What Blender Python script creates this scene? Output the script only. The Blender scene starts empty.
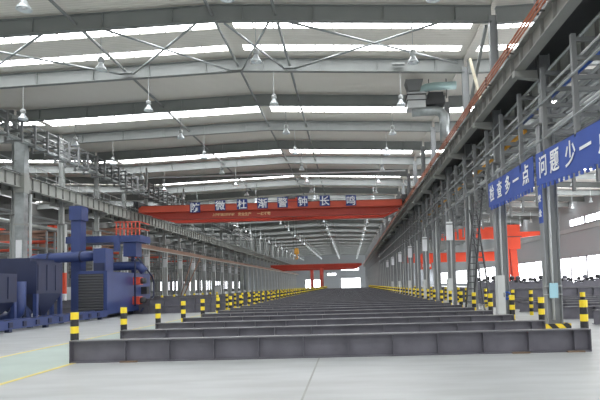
import bpy, math, random
from mathutils import Vector, Matrix
random.seed(7)
SC = bpy.context.scene
COL = SC.collection

# ------------------------------------------------------------------ materials
def lin(c):
    c /= 255.0
    return c / 12.92 if c <= 0.04045 else ((c + 0.055) / 1.055) ** 2.4
def rgb(r, g, b): return (lin(r), lin(g), lin(b), 1.0)

def mat(name, col, rough=0.6, metal=0.0, var=0.08, scale=1.5, bump=0.0, bscale=40.0, stretch=(1, 1, 1)):
    m = bpy.data.materials.new(name); m.use_nodes = True
    nt = m.node_tree; b = nt.nodes['Principled BSDF']
    b.inputs['Roughness'].default_value = rough; b.inputs['Metallic'].default_value = metal
    tc = nt.nodes.new('ShaderNodeTexCoord'); mp = nt.nodes.new('ShaderNodeMapping')
    mp.inputs['Scale'].default_value = stretch
    nt.links.new(tc.outputs['Object'], mp.inputs['Vector'])
    nz = nt.nodes.new('ShaderNodeTexNoise'); nz.inputs['Scale'].default_value = scale; nz.inputs['Detail'].default_value = 5
    nt.links.new(mp.outputs['Vector'], nz.inputs['Vector'])
    rp = nt.nodes.new('ShaderNodeValToRGB')
    c = rgb(*col)
    rp.color_ramp.elements[0].position = 0.3; rp.color_ramp.elements[1].position = 0.7
    rp.color_ramp.elements[0].color = tuple(x * (1 - var) for x in c[:3]) + (1,)
    rp.color_ramp.elements[1].color = tuple(min(1, x * (1 + var)) for x in c[:3]) + (1,)
    nt.links.new(nz.outputs['Fac'], rp.inputs['Fac']); nt.links.new(rp.outputs['Color'], b.inputs['Base Color'])
    if bump:
        n2 = nt.nodes.new('ShaderNodeTexNoise'); n2.inputs['Scale'].default_value = bscale
        nt.links.new(mp.outputs['Vector'], n2.inputs['Vector'])
        bp = nt.nodes.new('ShaderNodeBump'); bp.inputs['Strength'].default_value = bump; bp.inputs['Distance'].default_value = 0.02
        nt.links.new(n2.outputs['Fac'], bp.inputs['Height']); nt.links.new(bp.outputs['Normal'], b.inputs['Normal'])
    return m

def emit(name, col, s):
    m = bpy.data.materials.new(name); m.use_nodes = True
    nt = m.node_tree; b = nt.nodes['Principled BSDF']
    b.inputs['Base Color'].default_value = rgb(*col); b.inputs['Emission Color'].default_value = rgb(*col)
    b.inputs['Emission Strength'].default_value = s; b.inputs['Roughness'].default_value = 0.5
    return m

def wave_mat(name, c1, c2, scale, axis, rough=0.6, hard=False, bump=0.0):
    """two-tone bands along an axis (stripes / corrugation)"""
    m = bpy.data.materials.new(name); m.use_nodes = True
    nt = m.node_tree; b = nt.nodes['Principled BSDF']; b.inputs['Roughness'].default_value = rough
    tc = nt.nodes.new('ShaderNodeTexCoord')
    w = nt.nodes.new('ShaderNodeTexWave'); w.wave_type = 'BANDS'; w.bands_direction = axis
    w.inputs['Scale'].default_value = scale; w.inputs['Distortion'].default_value = 0
    nt.links.new(tc.outputs['Object'], w.inputs['Vector'])
    rp = nt.nodes.new('ShaderNodeValToRGB')
    if hard:
        rp.color_ramp.interpolation = 'CONSTANT'; rp.color_ramp.elements[1].position = 0.5
    rp.color_ramp.elements[0].color = rgb(*c1); rp.color_ramp.elements[1].color = rgb(*c2)
    nt.links.new(w.outputs['Fac'], rp.inputs['Fac']); nt.links.new(rp.outputs['Color'], b.inputs['Base Color'])
    if bump:
        bp = nt.nodes.new('ShaderNodeBump'); bp.inputs['Strength'].default_value = bump; bp.inputs['Distance'].default_value = 0.05
        nt.links.new(w.outputs['Fac'], bp.inputs['Height']); nt.links.new(bp.outputs['Normal'], b.inputs['Normal'])
    return m

def floor_mat():
    m = mat('polished_concrete', (174, 177, 177), 0.38, 0, 0.05, 0.35)
    nt = m.node_tree; b = nt.nodes['Principled BSDF']
    rp = [n for n in nt.nodes if n.type == 'VALTORGB'][0]
    tc = [n for n in nt.nodes if n.type == 'TEX_COORD'][0]
    # scuffs stretched along X and sawn joints
    mp = nt.nodes.new('ShaderNodeMapping'); mp.inputs['Scale'].default_value = (0.35, 1.3, 1)
    nt.links.new(tc.outputs['Object'], mp.inputs['Vector'])
    nz = nt.nodes.new('ShaderNodeTexNoise'); nz.inputs['Scale'].default_value = 1.6; nz.inputs['Detail'].default_value = 8
    nt.links.new(mp.outputs['Vector'], nz.inputs['Vector'])
    r2 = nt.nodes.new('ShaderNodeValToRGB'); r2.color_ramp.elements[0].position = 0.35; r2.color_ramp.elements[1].position = 0.62
    r2.color_ramp.elements[0].color = (0.84, 0.84, 0.83, 1); r2.color_ramp.elements[1].color = (1, 1, 1, 1)
    nt.links.new(nz.outputs['Fac'], r2.inputs['Fac'])
    mx = nt.nodes.new('ShaderNodeMix'); mx.data_type = 'RGBA'; mx.blend_type = 'MULTIPLY'; mx.inputs[0].default_value = 1
    nt.links.new(rp.outputs['Color'], mx.inputs[6]); nt.links.new(r2.outputs['Color'], mx.inputs[7])
    nt.links.new(mx.outputs[2], b.inputs['Base Color'])
    return m

M = {}
M['floor'] = floor_mat()
M['lane'] = mat('worn_green_lane_paint', (162, 176, 169), 0.45, 0, 0.08, 0.8)
M['line'] = mat('worn_yellow_line_paint', (214, 198, 112), 0.5, 0, 0.10, 3)
M['roof'] = wave_mat('ribbed_roof_sheet', (230, 226, 217), (240, 236, 227), 1.6, 'Y', 0.7, bump=0.25)
M['rafter'] = mat('grey_painted_rafter_steel', (130, 134, 132), 0.5, 0, 0.06, 0.7)
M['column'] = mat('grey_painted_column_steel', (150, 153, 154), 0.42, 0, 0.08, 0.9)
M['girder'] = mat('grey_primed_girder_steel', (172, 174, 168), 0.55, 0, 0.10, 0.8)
M['columnlit'] = mat('lit_grey_column_paint', (186, 189, 187), 0.45, 0, 0.08, 0.9)  # column grey lightened for the machine-side row: window light put into the colour
M['girderdull'] = mat('dull_grey_girder_steel', (148, 149, 144), 0.55, 0, 0.10, 0.8)
M['stiff'] = mat('girder_stiffener_steel', (138, 138, 134), 0.55, 0, 0.08, 1)
M['beam'] = mat('dark_grey_mill_steel', (103, 102, 110), 0.5, 0.1, 0.14, 2.2, 0.15)
M['beamtop'] = mat('dark_grey_mill_steel_flange', (108, 108, 112), 0.42, 0.15, 0.12, 2.2)
M['yellow'] = mat('safety_yellow_paint', (244, 216, 50), 0.5, 0, 0.05, 4)
M['black'] = mat('black_paint', (44, 44, 46), 0.5, 0, 0.10, 4)
M['hazard'] = wave_mat('yellow_black_hazard_stripes', (40, 40, 40), (238, 208, 50), 1.35, 'DIAGONAL', 0.5, hard=True)
M['red'] = mat('crane_red_paint', (182, 64, 48), 0.45, 0, 0.08, 0.6)
M['redlight'] = mat('crane_orange_red_paint', (198, 80, 56), 0.45, 0, 0.08, 0.6)
M['orange'] = mat('gantry_orange_paint', (240, 78, 40), 0.4, 0, 0.05, 0.8)
M['blue'] = mat('machine_blue_paint', (54, 69, 118), 0.4, 0, 0.10, 0.9)
M['darkblue'] = mat('collector_dark_blue_paint', (38, 46, 76), 0.45, 0, 0.12, 0.9)
M['louvre'] = wave_mat('dark_rubber_slat_door', (52, 53, 56), (76, 77, 80), 1.9, 'Z', 0.6, bump=0.5)
M['motor'] = mat('red_motor_paint', (214, 84, 62), 0.4, 0, 0.06, 3)
M['dark'] = mat('dark_grey_metal', (66, 67, 68), 0.5, 0.2, 0.10, 2)
M['silver'] = mat('galvanised_sheet', (176, 182, 182), 0.3, 0.6, 0.22, 2.2)
M['duct'] = mat('pale_teal_duct_sheet', (176, 204, 202), 0.35, 0.2, 0.08, 1.6)
M['pipe'] = mat('pale_grey_pipe', (176, 179, 178), 0.4, 0.2, 0.06, 1)
M['rack'] = mat('grey_pipe_rack_steel', (128, 130, 130), 0.5, 0.0, 0.08, 1)
M['copper'] = mat('copper_conductor', (188, 118, 88), 0.45, 0.1, 0.10, 2)
M['brown'] = mat('rusty_brown_rail', (150, 116, 98), 0.55, 0, 0.12, 2)
M['pipeblue'] = mat('blue_pipe_paint', (52, 92, 172), 0.4, 0, 0.05, 1)
M['pipeyel'] = mat('amber_pipe_paint', (226, 164, 60), 0.4, 0, 0.05, 1)
M['banner'] = mat('blue_banner_fabric', (62, 88, 166), 0.7, 0, 0.05, 1.2)
M['signblue'] = mat('blue_sign_board', (38, 58, 124), 0.5, 0, 0.05, 2)
M['white'] = mat('white_paint', (238, 240, 242), 0.5, 0, 0.02, 2)
M['cream'] = mat('cream_lettering', (226, 190, 140), 0.5, 0, 0.03, 2)
M['cabinet'] = mat('pale_grey_cabinet_paint', (206, 209, 208), 0.4, 0, 0.03, 2)
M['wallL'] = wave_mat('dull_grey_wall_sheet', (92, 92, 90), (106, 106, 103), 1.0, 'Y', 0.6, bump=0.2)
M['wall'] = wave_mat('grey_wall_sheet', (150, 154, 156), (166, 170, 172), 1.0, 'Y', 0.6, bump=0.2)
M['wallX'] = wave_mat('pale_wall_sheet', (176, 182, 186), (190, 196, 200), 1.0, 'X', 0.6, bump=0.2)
M['shade'] = mat('spun_aluminium_lamp_shade', (224, 230, 232), 0.35, 0.35, 0.03, 3)
M['beige'] = mat('beige_brace_paint', (214, 206, 182), 0.5, 0, 0.05, 2)
M['rod'] = mat('galvanised_brace_tube', (150, 155, 155), 0.3, 0.5, 0.05, 2)
M['paleblue'] = mat('pale_blue_plate', (168, 212, 224), 0.4, 0, 0.03, 2)
M['wood'] = mat('timber_pad', (122, 104, 88), 0.8, 0, 0.15, 6)
M['sky'] = emit('bright_skylight_sheet', (248, 250, 253), 10.5)
M['win'] = emit('bright_window_pane', (250, 250, 255), 6.5)

# ------------------------------------------------------------------ mesh builder
class MB:
    def __init__(s): s.v = []; s.f = []; s.mi = []
    def add(s, vs, fs, mi=0):
        o = len(s.v); s.v += [tuple(v) for v in vs]; s.f += [tuple(i + o for i in f) for f in fs]; s.mi += [mi] * len(fs)
        return s
    def box(s, x0, x1, y0, y1, z0, z1, mi=0):
        vs = [(x, y, z) for z in (z0, z1) for y in (y0, y1) for x in (x0, x1)]
        return s.add(vs, [(0, 2, 3, 1), (4, 5, 7, 6), (0, 1, 5, 4), (2, 6, 7, 3), (0, 4, 6, 2), (1, 3, 7, 5)], mi)
    def cbox(s, c, d, mi=0):
        return s.box(c[0] - d[0] / 2, c[0] + d[0] / 2, c[1] - d[1] / 2, c[1] + d[1] / 2, c[2] - d[2] / 2, c[2] + d[2] / 2, mi)
    def hexa(s, bot, top, mi=0):     # two rings of the same count
        n = len(bot)
        fs = [tuple(reversed(range(n))), tuple(range(n, 2 * n))] + [(i, (i + 1) % n, n + (i + 1) % n, n + i) for i in range(n)]
        return s.add(list(bot) + list(top), fs, mi)
    def bar(s, a, b, w, h, mi=0):     # rectangular bar between two points
        a, b = Vector(a), Vector(b); d = (b - a).normalized()
        u = d.cross(Vector((0, 0, 1)))
        if u.length < 1e-4: u = Vector((1, 0, 0))
        u.normalize(); t = u.cross(d).normalized()
        ring = lambda p: [p + u * (w / 2) * sx + t * (h / 2) * sz for sx, sz in ((-1, -1), (1, -1), (1, 1), (-1, 1))]
        return s.hexa(ring(a), ring(b), mi)
    def tube(s, pts, r, n=8, mi=0):
        pts = [Vector(p) for p in pts]; rings = []
        ref = None
        for i, p in enumerate(pts):
            d = (pts[min(i + 1, len(pts) - 1)] - pts[max(i - 1, 0)]).normalized()
            u = d.cross(Vector((0, 0, 1)) if abs(d.z) < 0.9 else Vector((1, 0, 0)))
            if ref is not None:
                u2 = ref - d * ref.dot(d)
                if u2.length > 1e-3: u = u2
            u.normalize(); ref = u; t = d.cross(u)
            rr = r[i] if isinstance(r, (list, tuple)) else r
            rings.append([p + u * rr * math.cos(2 * math.pi * k / n) + t * rr * math.sin(2 * math.pi * k / n) for k in range(n)])
        vs = [v for q in rings for v in q]; fs = []
        for i in range(len(pts) - 1):
            for k in range(n):
                fs.append((i * n + k, i * n + (k + 1) % n, (i + 1) * n + (k + 1) % n, (i + 1) * n + k))
        fs.append(tuple(reversed(range(n)))); fs.append(tuple((len(pts) - 1) * n + k for k in range(n)))
        return s.add(vs, fs, mi)
    def lathe(s, prof, n=16, c=(0, 0, 0), mi=0):
        vs = [(c[0] + r * math.cos(2 * math.pi * k / n), c[1] + r * math.sin(2 * math.pi * k / n), c[2] + z) for r, z in prof for k in range(n)]
        fs = [(i * n + k, i * n + (k + 1) % n, (i + 1) * n + (k + 1) % n, (i + 1) * n + k) for i in range(len(prof) - 1) for k in range(n)]
        return s.add(vs, fs, mi)
    def prism(s, poly, axis, a, b, mi=0):   # polygon extruded along an axis
        if axis == 'x': f = lambda p, t: (t, p[0], p[1])
        elif axis == 'y': f = lambda p, t: (p[0], t, p[1])
        else: f = lambda p, t: (p[0], p[1], t)
        return s.hexa([f(p, a) for p in poly], [f(p, b) for p in poly], mi)
    def mesh(s, name, mats, smooth=False):
        me = bpy.data.meshes.new(name); me.from_pydata(s.v, [], s.f)
        for m in (mats if isinstance(mats, (list, tuple)) else [mats]): me.materials.append(m)
        me.polygons.foreach_set('material_index', s.mi)
        if smooth: me.polygons.foreach_set('use_smooth', [True] * len(s.f))
        me.update()
        import bmesh
        bm = bmesh.new(); bm.from_mesh(me); bmesh.ops.recalc_face_normals(bm, faces=bm.faces); bm.to_mesh(me); bm.free()
        return me
    def build(s, name, mats, parent=None, smooth=False, label=None, loc=None):
        o = bpy.data.objects.new(name, s.mesh(name, mats, smooth)); COL.objects.link(o)
        if parent is not None: o.parent = parent
        if loc: o.location = loc
        if label: o['label'] = label
        return o

def tag(o, label, cat, group=None):
    o['label'] = label; o['category'] = cat; o['kind'] = 'thing'
    if group: o['group'] = group
    return o
def thing(name, label, cat, loc=(0, 0, 0), group=None, rot=0):
    o = bpy.data.objects.new(name, None); COL.objects.link(o); o.empty_display_size = 0.2
    o.location = loc; o.rotation_euler = (0, 0, rot)
    return tag(o, label, cat, group)
def struct(o): o['kind'] = 'structure'; return o
def dup(root, loc, label, group=None):
    r = root.copy(); COL.objects.link(r); r.location = loc; r['label'] = label
    if group: r['group'] = group
    for ch in list(root.children):
        c = ch.copy(); COL.objects.link(c); c.parent = r
        for g in list(ch.children):
            d = g.copy(); COL.objects.link(d); d.parent = c
    return r
def dup1(o, loc, label, group=None):
    r = o.copy(); COL.objects.link(r); r.location = loc; r['label'] = label
    if group: r['group'] = group
    return r
ONES = 'zeroth first second third fourth fifth sixth seventh eighth ninth tenth eleventh twelfth thirteenth fourteenth fifteenth sixteenth seventeenth eighteenth nineteenth'.split()
TENS = {2: 'twent', 3: 'thirt', 4: 'fort', 5: 'fift', 6: 'sixt', 7: 'sevent'}
def nth(n):
    if n < 20: return ONES[n]
    t, u = divmod(n, 10)
    return TENS[t] + 'ieth' if u == 0 else TENS[t] + 'y-' + ONES[u]

def text_mesh(name, body, size, mt, parent=None, ext=0.004, loc=(0, 0, 0), M4=None, sx=1.0, off=0.012):
    c = bpy.data.curves.new(name, 'FONT'); c.body = body; c.size = size; c.extrude = ext
    c.offset = off; c.align_x = 'CENTER'; c.align_y = 'CENTER'; c.resolution_u = 3
    t = bpy.data.objects.new(name + '_src', c); COL.objects.link(t)
    bpy.context.view_layer.update()
    me = bpy.data.meshes.new_from_object(t.evaluated_get(bpy.context.evaluated_depsgraph_get()))
    bpy.data.objects.remove(t); bpy.data.curves.remove(c)
    me.name = name; me.materials.clear(); me.materials.append(mt)
    xs = [v.co.x for v in me.vertices]; ys = [v.co.y for v in me.vertices]
    cx, cy = (min(xs) + max(xs)) / 2, (min(ys) + max(ys)) / 2
    me.transform(Matrix.Diagonal((sx, 1, 1, 1)) @ Matrix.Translation((-cx, -cy, 0)))
    if M4 is not None: me.transform(M4)
    me.transform(Matrix.Translation(loc))
    o = bpy.data.objects.new(name, me); COL.objects.link(o)
    if parent: o.parent = parent
    return o
# lettering matrices: readable when looking along +Y / along +X
RX = Matrix(((1, 0, 0, 0), (0, 0, -1, 0), (0, 1, 0, 0), (0, 0, 0, 1)))
RNX = Matrix(((0, 0, -1, 0), (-1, 0, 0, 0), (0, 1, 0, 0), (0, 0, 0, 1)))

# ------------------------------------------------------------------ layout
XR, XL = 6.9, -22.9                    # column lines of the hall
RIDGE, XW, XWL = -6.1, 37.0, -46.0     # ridge, right wall, left wall
Y0, STEP, NBAY = 18.6, 6.0, 36
YEND = Y0 + STEP * NBAY + 1.0          # end wall
YB = -24.0
def roof_z(x):
    if x > XR: return 15.05 - 0.038 * abs(x - 21.95)
    if x < XL: return 15.05 - 0.038 * abs(x + 37.85)
    return 15.05 - 0.038 * abs(x - RIDGE)

# floor and markings
f = struct(MB().add([(XWL, YB, 0), (XW, YB, 0), (XW, YEND, 0), (XWL, YEND, 0)], [(0, 1, 2, 3)]).build('floor', M['floor']))
struct(MB().add([(-9.15, YB, .004), (-6.58, YB, .004), (-6.58, 190, .004), (-9.15, 190, .004)], [(0, 1, 2, 3)]).build('trim_1', M['lane']))
for i, x in enumerate((-6.52, -9.2)):
    struct(MB().box(x - .06, x + .06, YB, 190, .002, .008).build('trim_%d' % (i + 2), M['line']))

struct(MB().add([(-.77, YB, .004), (-.735, YB, .004), (-.735, 190, .004), (-.77, 190, .004)], [(0, 1, 2, 3)]).build('trim_5', M['girderdull']))
# skylight strips (along X) : y ranges
STRIPS = [(2.2, 4.0), (14.4, 16.2), (26.1, 27.1), (29.05, 29.75), (38.8, 40.7)]
y = 52.35
while y < YEND - 4:
    STRIPS.append((y, y + (1.4 if y < 80 else .95))); y += 12.0
STRIPS = [(-9.8, -8.0)] + STRIPS
XSEG = [(XWL + .4, -38.6), (-37.1, XL - .3), (XL + .3, -6.5), (-5.6, XR - .4), (XR + .5, 21.2), (22.7, XW - .4)]
# ceiling sheets
c = MB()
knots = [XWL, -37.85, XL, RIDGE, XR, 21.95, XW]
def sheet(x0, x1, y0, y1):
    ks = [x0] + [k for k in knots if x0 < k < x1] + [x1]
    for a, b in zip(ks[:-1], ks[1:]):
        za = roof_z(a + 1e-6); zb = roof_z(b - 1e-6)
        c.hexa([(a, y0, za), (b, y0, zb), (b, y1, zb), (a, y1, za)], [(a, y0, za + .12), (b, y0, zb + .12), (b, y1, zb + .12), (a, y1, za + .12)])
prev = YB
for a, b in STRIPS:
    sheet(XWL, XW, prev, a)
    xs = XWL
    for x0, x1 in XSEG:
        sheet(xs, x0, a, b); xs = x1
    sheet(xs, XW, a, b); prev = b
sheet(XWL, XW, prev, YEND)
struct(c.build('ceiling', M['roof']))
nwin = 1
for a, b in STRIPS:
    for x0, x1 in XSEG:
        w = MB(); za, zb = roof_z(x0) + .04, roof_z(x1) + .04
        w.hexa([(x0, a, za), (x1, a, zb), (x1, b, zb), (x0, b, za)], [(x0, a, za + .03), (x1, a, zb + .03), (x1, b, zb + .03), (x0, b, za + .03)])
        o = struct(w.build('window_%d' % nwin, M['sky'])); nwin += 1
        g = MB(); n = 12
        for k in range(1, n):
            x = x0 + (x1 - x0) * k / n; z = roof_z(x)
            g.box(x - .025, x + .025, a, b, z - .03, z + .035)
        g.build('glazing_bars', M['rafter'], o)

# outer walls
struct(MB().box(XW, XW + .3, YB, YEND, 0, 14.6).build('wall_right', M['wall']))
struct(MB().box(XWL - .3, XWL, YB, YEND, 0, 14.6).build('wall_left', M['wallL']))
struct(MB().box(XWL, XW, YEND, YEND + .3, 0, 15.1).build('wall_end', M['wallX']))
def wall_window(xface, sgn, y0, y1, z0, z1, nm):
    global nwin
    o = struct(MB().box(min(xface, xface + sgn * .04), max(xface, xface + sgn * .04), y0, y1, z0, z1).build('window_%d' % nwin, M['win'])); nwin += 1
    g = MB(); xa, xb = sorted((xface, xface + sgn * .1))
    for k in range(nm + 1):
        yy = y0 + (y1 - y0) * k / nm; g.box(xa, xb, yy - .05, yy + .05, z0, z1)
    for zz in (z0, z1): g.box(xa, xb, y0, y1, zz - .06, zz + .06)
    g.build('window_frame', M['column'], o)
k = 0
for i in range(-6, NBAY):
    ya = Y0 + 6 * i + .55
    wall_window(XW, -1, ya - .3, ya + 5.3, .9, 5.1, 2)
    if ya < 90: wall_window(XW, -1, ya - .3, ya + 5.2, 10.2, 11.35, 3)
    if i > 15:
        for q in (.4, 3.2): wall_window(XWL, 1, ya + q, ya + q + .9, .9, 3.8, 1)
# pale strip under the clerestory and wall posts
struct(MB().box(XW - .12, XW, YB, YEND, 9.3, 9.95).build('trim_4', M['pipe']))
# end wall openings
def end_opening(nm, x0, x1, z0, z1):
    o = struct(MB().box(x0, x1, YEND - .06, YEND, z0, z1).build(nm, M['win']))
    g = MB()
    for x in (x0, x1): g.box(x - .12, x + .12, YEND - .12, YEND, z0, z1)
    g.box(x0, x1, YEND - .12, YEND, z1 - .1, z1 + .1); g.build('frame', M['dark'], o)
end_opening('door_1', -3.8, 4.8, 0.02, 4.2); end_opening('door_2', -19.4, -11.9, 0.02, 3.9)
end_opening('window_%d' % nwin, -3.7, 4.2, 7.6, 9.0); nwin += 1
end_opening('window_%d' % nwin, -9.8, -5.8, 5.6, 6.6); nwin += 1

# ------------------------------------------------------------------ columns
def h_section(mb, x, y, z0, z1, d=.5, w=.34, t=.025):
    mb.box(x - d / 2, x + d / 2, y - .012, y + .012, z0, z1)
    for s in (-1, 1):
        xa = x + s * d / 2; mb.box(min(xa, xa - s * t), max(xa, xa - s * t), y - w / 2, y + w / 2, z0, z1)
def make_column(side, label):
    # origin on the floor at the column axis; s points to the hall side
    s = -1 if side == 'right' else 1
    t = thing('steel_column', label, 'column')
    a = MB(); h_section(a, 0, 0, .02, 7.0, .52 if side == 'right' else .62, .36); a.build('lower_shaft', M['column' if side == 'right' else 'columnlit'], t)
    a = MB(); h_section(a, -s * .05, 0, 7.05, 14.0, .36, .28); a.build('upper_shaft', M['column' if side == 'right' else 'columnlit'], t)
    b = MB(); b.box(-.38, .38, -.3, .3, 0, .04); b.build('base_plate', M['stiff'], t)
    b = MB(); b.box(-.32, .32, -.22, .22, 7.0, 7.05); b.build('cap_plate', M['stiff'], t)
    for q in (1, -1):
        ZS = 8.94 if (side == 'right' and q < 0) else 8.71
        b = MB(); b.prism([(q * .2, (8.62 if side == 'right' and q < 0 else 8.40)), (q * .2, ZS), (q * 1.0, ZS), (q * 1.0, ZS - .2)], 'y', -.12, .12)
        b.build('bracket', M['girderdull'], t)
    p = MB(); p.tube([(s * .02, -.09, .3), (s * .02, -.09, 6.9)], .05); p.build('conduit', M['cabinet'], t, True)
    return t
cols = []
base = make_column('right', 'grey steel column with striped foot, first of the banner-side column row')
GR, GL = 'banner-side row of hall columns', 'machine-side row of hall columns'
base['group'] = GR
for k in range(0, NBAY):
    yy = Y0 + 6 * k
    lab = ['grey steel column with striped foot and pale blue plate, first of the banner-side row',
           'grey steel column with pale cabinet at its foot, second of the banner-side row'][k] if k < 2 else \
          'grey steel column, %s from the camera in the banner-side column row' % nth(k + 1)
    if k == 0: base.location = (XR, yy, 0); base['label'] = lab
    else: dup(base, (XR, yy, 0), lab, GR)
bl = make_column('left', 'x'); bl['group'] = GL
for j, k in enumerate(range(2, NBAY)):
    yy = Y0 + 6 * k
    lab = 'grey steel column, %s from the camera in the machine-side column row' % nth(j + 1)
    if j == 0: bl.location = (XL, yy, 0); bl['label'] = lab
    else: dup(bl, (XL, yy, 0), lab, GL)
# striped guards at the feet of the near banner-side columns
for k in range(0, 1):
    g = MB(); g.box(-.42, .42, -.42, -.38, 0, .2); g.box(-.42, .42, .38, .42, 0, .2); g.box(-.42, -.38, -.38, .38, 0, .2); g.box(.38, .42, -.38, .38, 0, .2)
    tag(g.build('column_guard', M['hazard'], loc=(XR, Y0 + 6 * k, 0)), 'yellow and black striped guard around the foot of the %s banner-side column' % nth(k + 1), 'guard', 'striped column guards')
# pale cabinets beside columns
def cabinet(loc, label, d=(.32, .4, 1.9)):
    t = thing('electrical_cabinet', label, 'cabinet', loc, 'pale cabinets at the columns')
    MB().box(-d[0] / 2, d[0] / 2, -d[1] / 2, d[1] / 2, .08, d[2]).build('body', M['cabinet'], t)
    MB().box(-d[0] / 2 + .03, d[0] / 2 - .03, -d[1] / 2 - .015, -d[1] / 2, .15, d[2] - .08).build('door', M['cabinet'], t)
    MB().box(d[0] / 2 - .08, d[0] / 2 - .05, -d[1] / 2 - .04, -d[1] / 2 - .015, d[2] * .5, d[2] * .6).build('handle', M['dark'], t)
    MB().box(-d[0] / 2, d[0] / 2, -d[1] / 2, d[1] / 2, 0, .08).build('plinth', M['dark'], t)
for k in (1, 3, 5, 7, 9, 11):
    cabinet((XR - .28, Y0 + 6 * k - .62, 0), 'pale grey cabinet standing against the %s banner-side column' % nth(k + 1))
for k in (4, 6, 9, 12):
    cabinet((XL + .9, Y0 + 6 * k - .5, 0), 'pale grey cabinet standing by the %s machine-side column' % nth(k - 1), (1.0, .5, 2.0))
# white placards hung on columns
def placard(loc, label):
    t = thing('notice_board', label, 'notice', loc, 'white notices on the columns')
    MB().box(-.22, .22, -.02, .02, 0, 1.25).build('board', M['white'], t)
    MB().box(-.22, .22, -.026, -.02, 1.06, 1.12).build('header_band', M['dark'], t)
    MB().box(-.02, .02, .02, .07, .5, .6).build('bracket', M['dark'], t)
for k in (3, 5, 7, 9, 11, 13): placard((XR - .1, Y0 + 6 * k - .26, 4.45), 'white notice board on the %s banner-side column' % nth(k + 1))
for k in range(5, 16): placard((XL + .1, Y0 + 6 * k - .26, 4.3), 'white notice board on the %s machine-side column' % nth(k - 1))
# pale blue instruction plate and conduit box on the first banner-side column, blue valve wheel on the second
t = thing('instruction_plate', 'pale blue plate on the nearest banner-side column', 'plate', (XR - .05, Y0 - .26, 1.05))
MB().box(-.14, .14, -.02, .02, 0, .5).build('plate', M['paleblue'], t)
MB().box(-.3, .3, .02, .04, .1, .14).build('strap', M['pipe'], t); MB().box(-.3, .3, .02, .04, .38, .42).build('strap', M['pipe'], t)
t = thing('valve_wheel', 'small blue valve wheel on the second banner-side column', 'valve', (XR + .08, Y0 + 6 - .3, 1.0))
ring = [(.16 * math.cos(a), 0, .16 * math.sin(a)) for a in [i * math.pi / 8 for i in range(17)]]
MB().tube(ring, .035, 6).build('rim', M['pipeblue'], t, True)
MB().bar((-.15, 0, 0), (.15, 0, 0), .03, .03).bar((0, 0, -.15), (0, 0, .15), .03, .03).build('spokes', M['pipeblue'], t)
MB().tube([(0, 0, 0), (0, .2, 0)], .03).build('stem', M['dark'], t)
# wide silver-clad riser at the first machine-side column
t = thing('clad_riser', 'wide silver-clad riser beside the first machine-side column, behind the blue machine', 'riser', (XL + .75, Y0 + 17.4, 0))
MB().box(-.30, .30, -.25, .25, 0, 8.6).build('lower_cladding', M['silver'], t)
MB().box(-.34, .34, -.27, .27, 9.7, 11.9).build('upper_cladding', M['silver'], t)
MB().box(-.36, .36, -.29, .29, 8.4, 9.75).build('joint_collar', M['girder'], t)
MB().box(-.34, .34, -.29, .29, 6.2, 6.3).build('joint_collar', M['girder'], t)
MB().box(-.2, .2, -.28, -.25, 4.0, 5.2).build('white_patch', M['white'], t)
MB().tube([(.62, 0, 0), (.62, 0, 8.3)], .1).build('side_pipe', M['pipe'], t, True)

# ------------------------------------------------------------------ rafters
def rafter_parts(x0, x1, ridge, near, name, label, group, y, parent_full=True):
    zt = lambda x: roof_z(x) - .13
    H = .76
    def chord(mb, dz0, dz1, w):
        ks = [x0, ridge, x1]
        for a, b in zip(ks[:-1], ks[1:]):
            za, zb = zt(a), zt(b)
            mb.hexa([(a, -w / 2, za + dz0), (b, -w / 2, zb + dz0), (b, w / 2, zb + dz0), (a, w / 2, za + dz0)],
                    [(a, -w / 2, za + dz1), (b, -w / 2, zb + dz1), (b, w / 2, zb + dz1), (a, w / 2, za + dz1)])
        return mb
    if near:
        t = thing(name, label, 'roof beam', (0, y, 0), group)
        chord(MB(), -.02, 0, .28).build('top_flange', M['rafter'], t)
        chord(MB(), -H, -H + .025, .28).build('bottom_flange', M['rafter'], t)
        chord(MB(), -H + .025, -.02, .02).build('web', M['rafter'], t)
        for x in [x0 + (x1 - x0) * (q + .5) / 9 for q in range(9)]:
            z = zt(x); MB().box(x - .012, x + .012, -.13, .13, z - H + .03, z - .03).build('stiffener', M['rafter'], t)
        return t
    mb = chord(chord(chord(MB(), -.02, 0, .28), -H, -H + .025, .28), -H + .025, -.02, .02)
    return tag(mb.build(name, M['rafter'], loc=(0, y, 0)), label, 'roof beam', group)
full = far = None
for k in range(0, NBAY):
    yy = Y0 + 6 * k
    n = k  # first one in view is k = 1
    near = k <= 8
    lab = 'grey roof beam across the hall, %s from the camera' % nth(n) if n >= 1 else 'grey roof beam across the hall above and behind the camera'
    if n < 1: lab = 'grey roof beam across the hall just overhead, before the first one in view'
    if near:
        if full is None: full = rafter_parts(XL, XR, RIDGE, True, 'roof_beam', lab, 'roof beams across the hall', yy)
        else: dup(full, (0, yy, 0), lab)
    else:
        if far is None: far = rafter_parts(XL, XR, RIDGE, False, 'roof_beam', lab, 'roof beams across the hall', yy)
        else: dup1(far, (0, yy, 0), lab)
sideL = sideR = None
for k in range(0, NBAY):
    yy = Y0 + 6 * k
    lr = 'grey roof beam over the window bay, %s from the camera' % nth(k + 1)
    ll = 'grey roof beam over the bay behind the machine, %s from the camera' % nth(k + 1)
    if sideR is None:
        sideR = rafter_parts(XR + .2, XW, 21.95, False, 'bay_roof_beam', lr, 'roof beams over the window bay', yy)
        sideL = rafter_parts(XWL, XL - .2, -37.85, False, 'bay_roof_beam', ll, 'roof beams over the bay behind the machine', yy)
    else:
        dup1(sideR, (0, yy, 0), lr); dup1(sideL, (0, yy, 0), ll)

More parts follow.
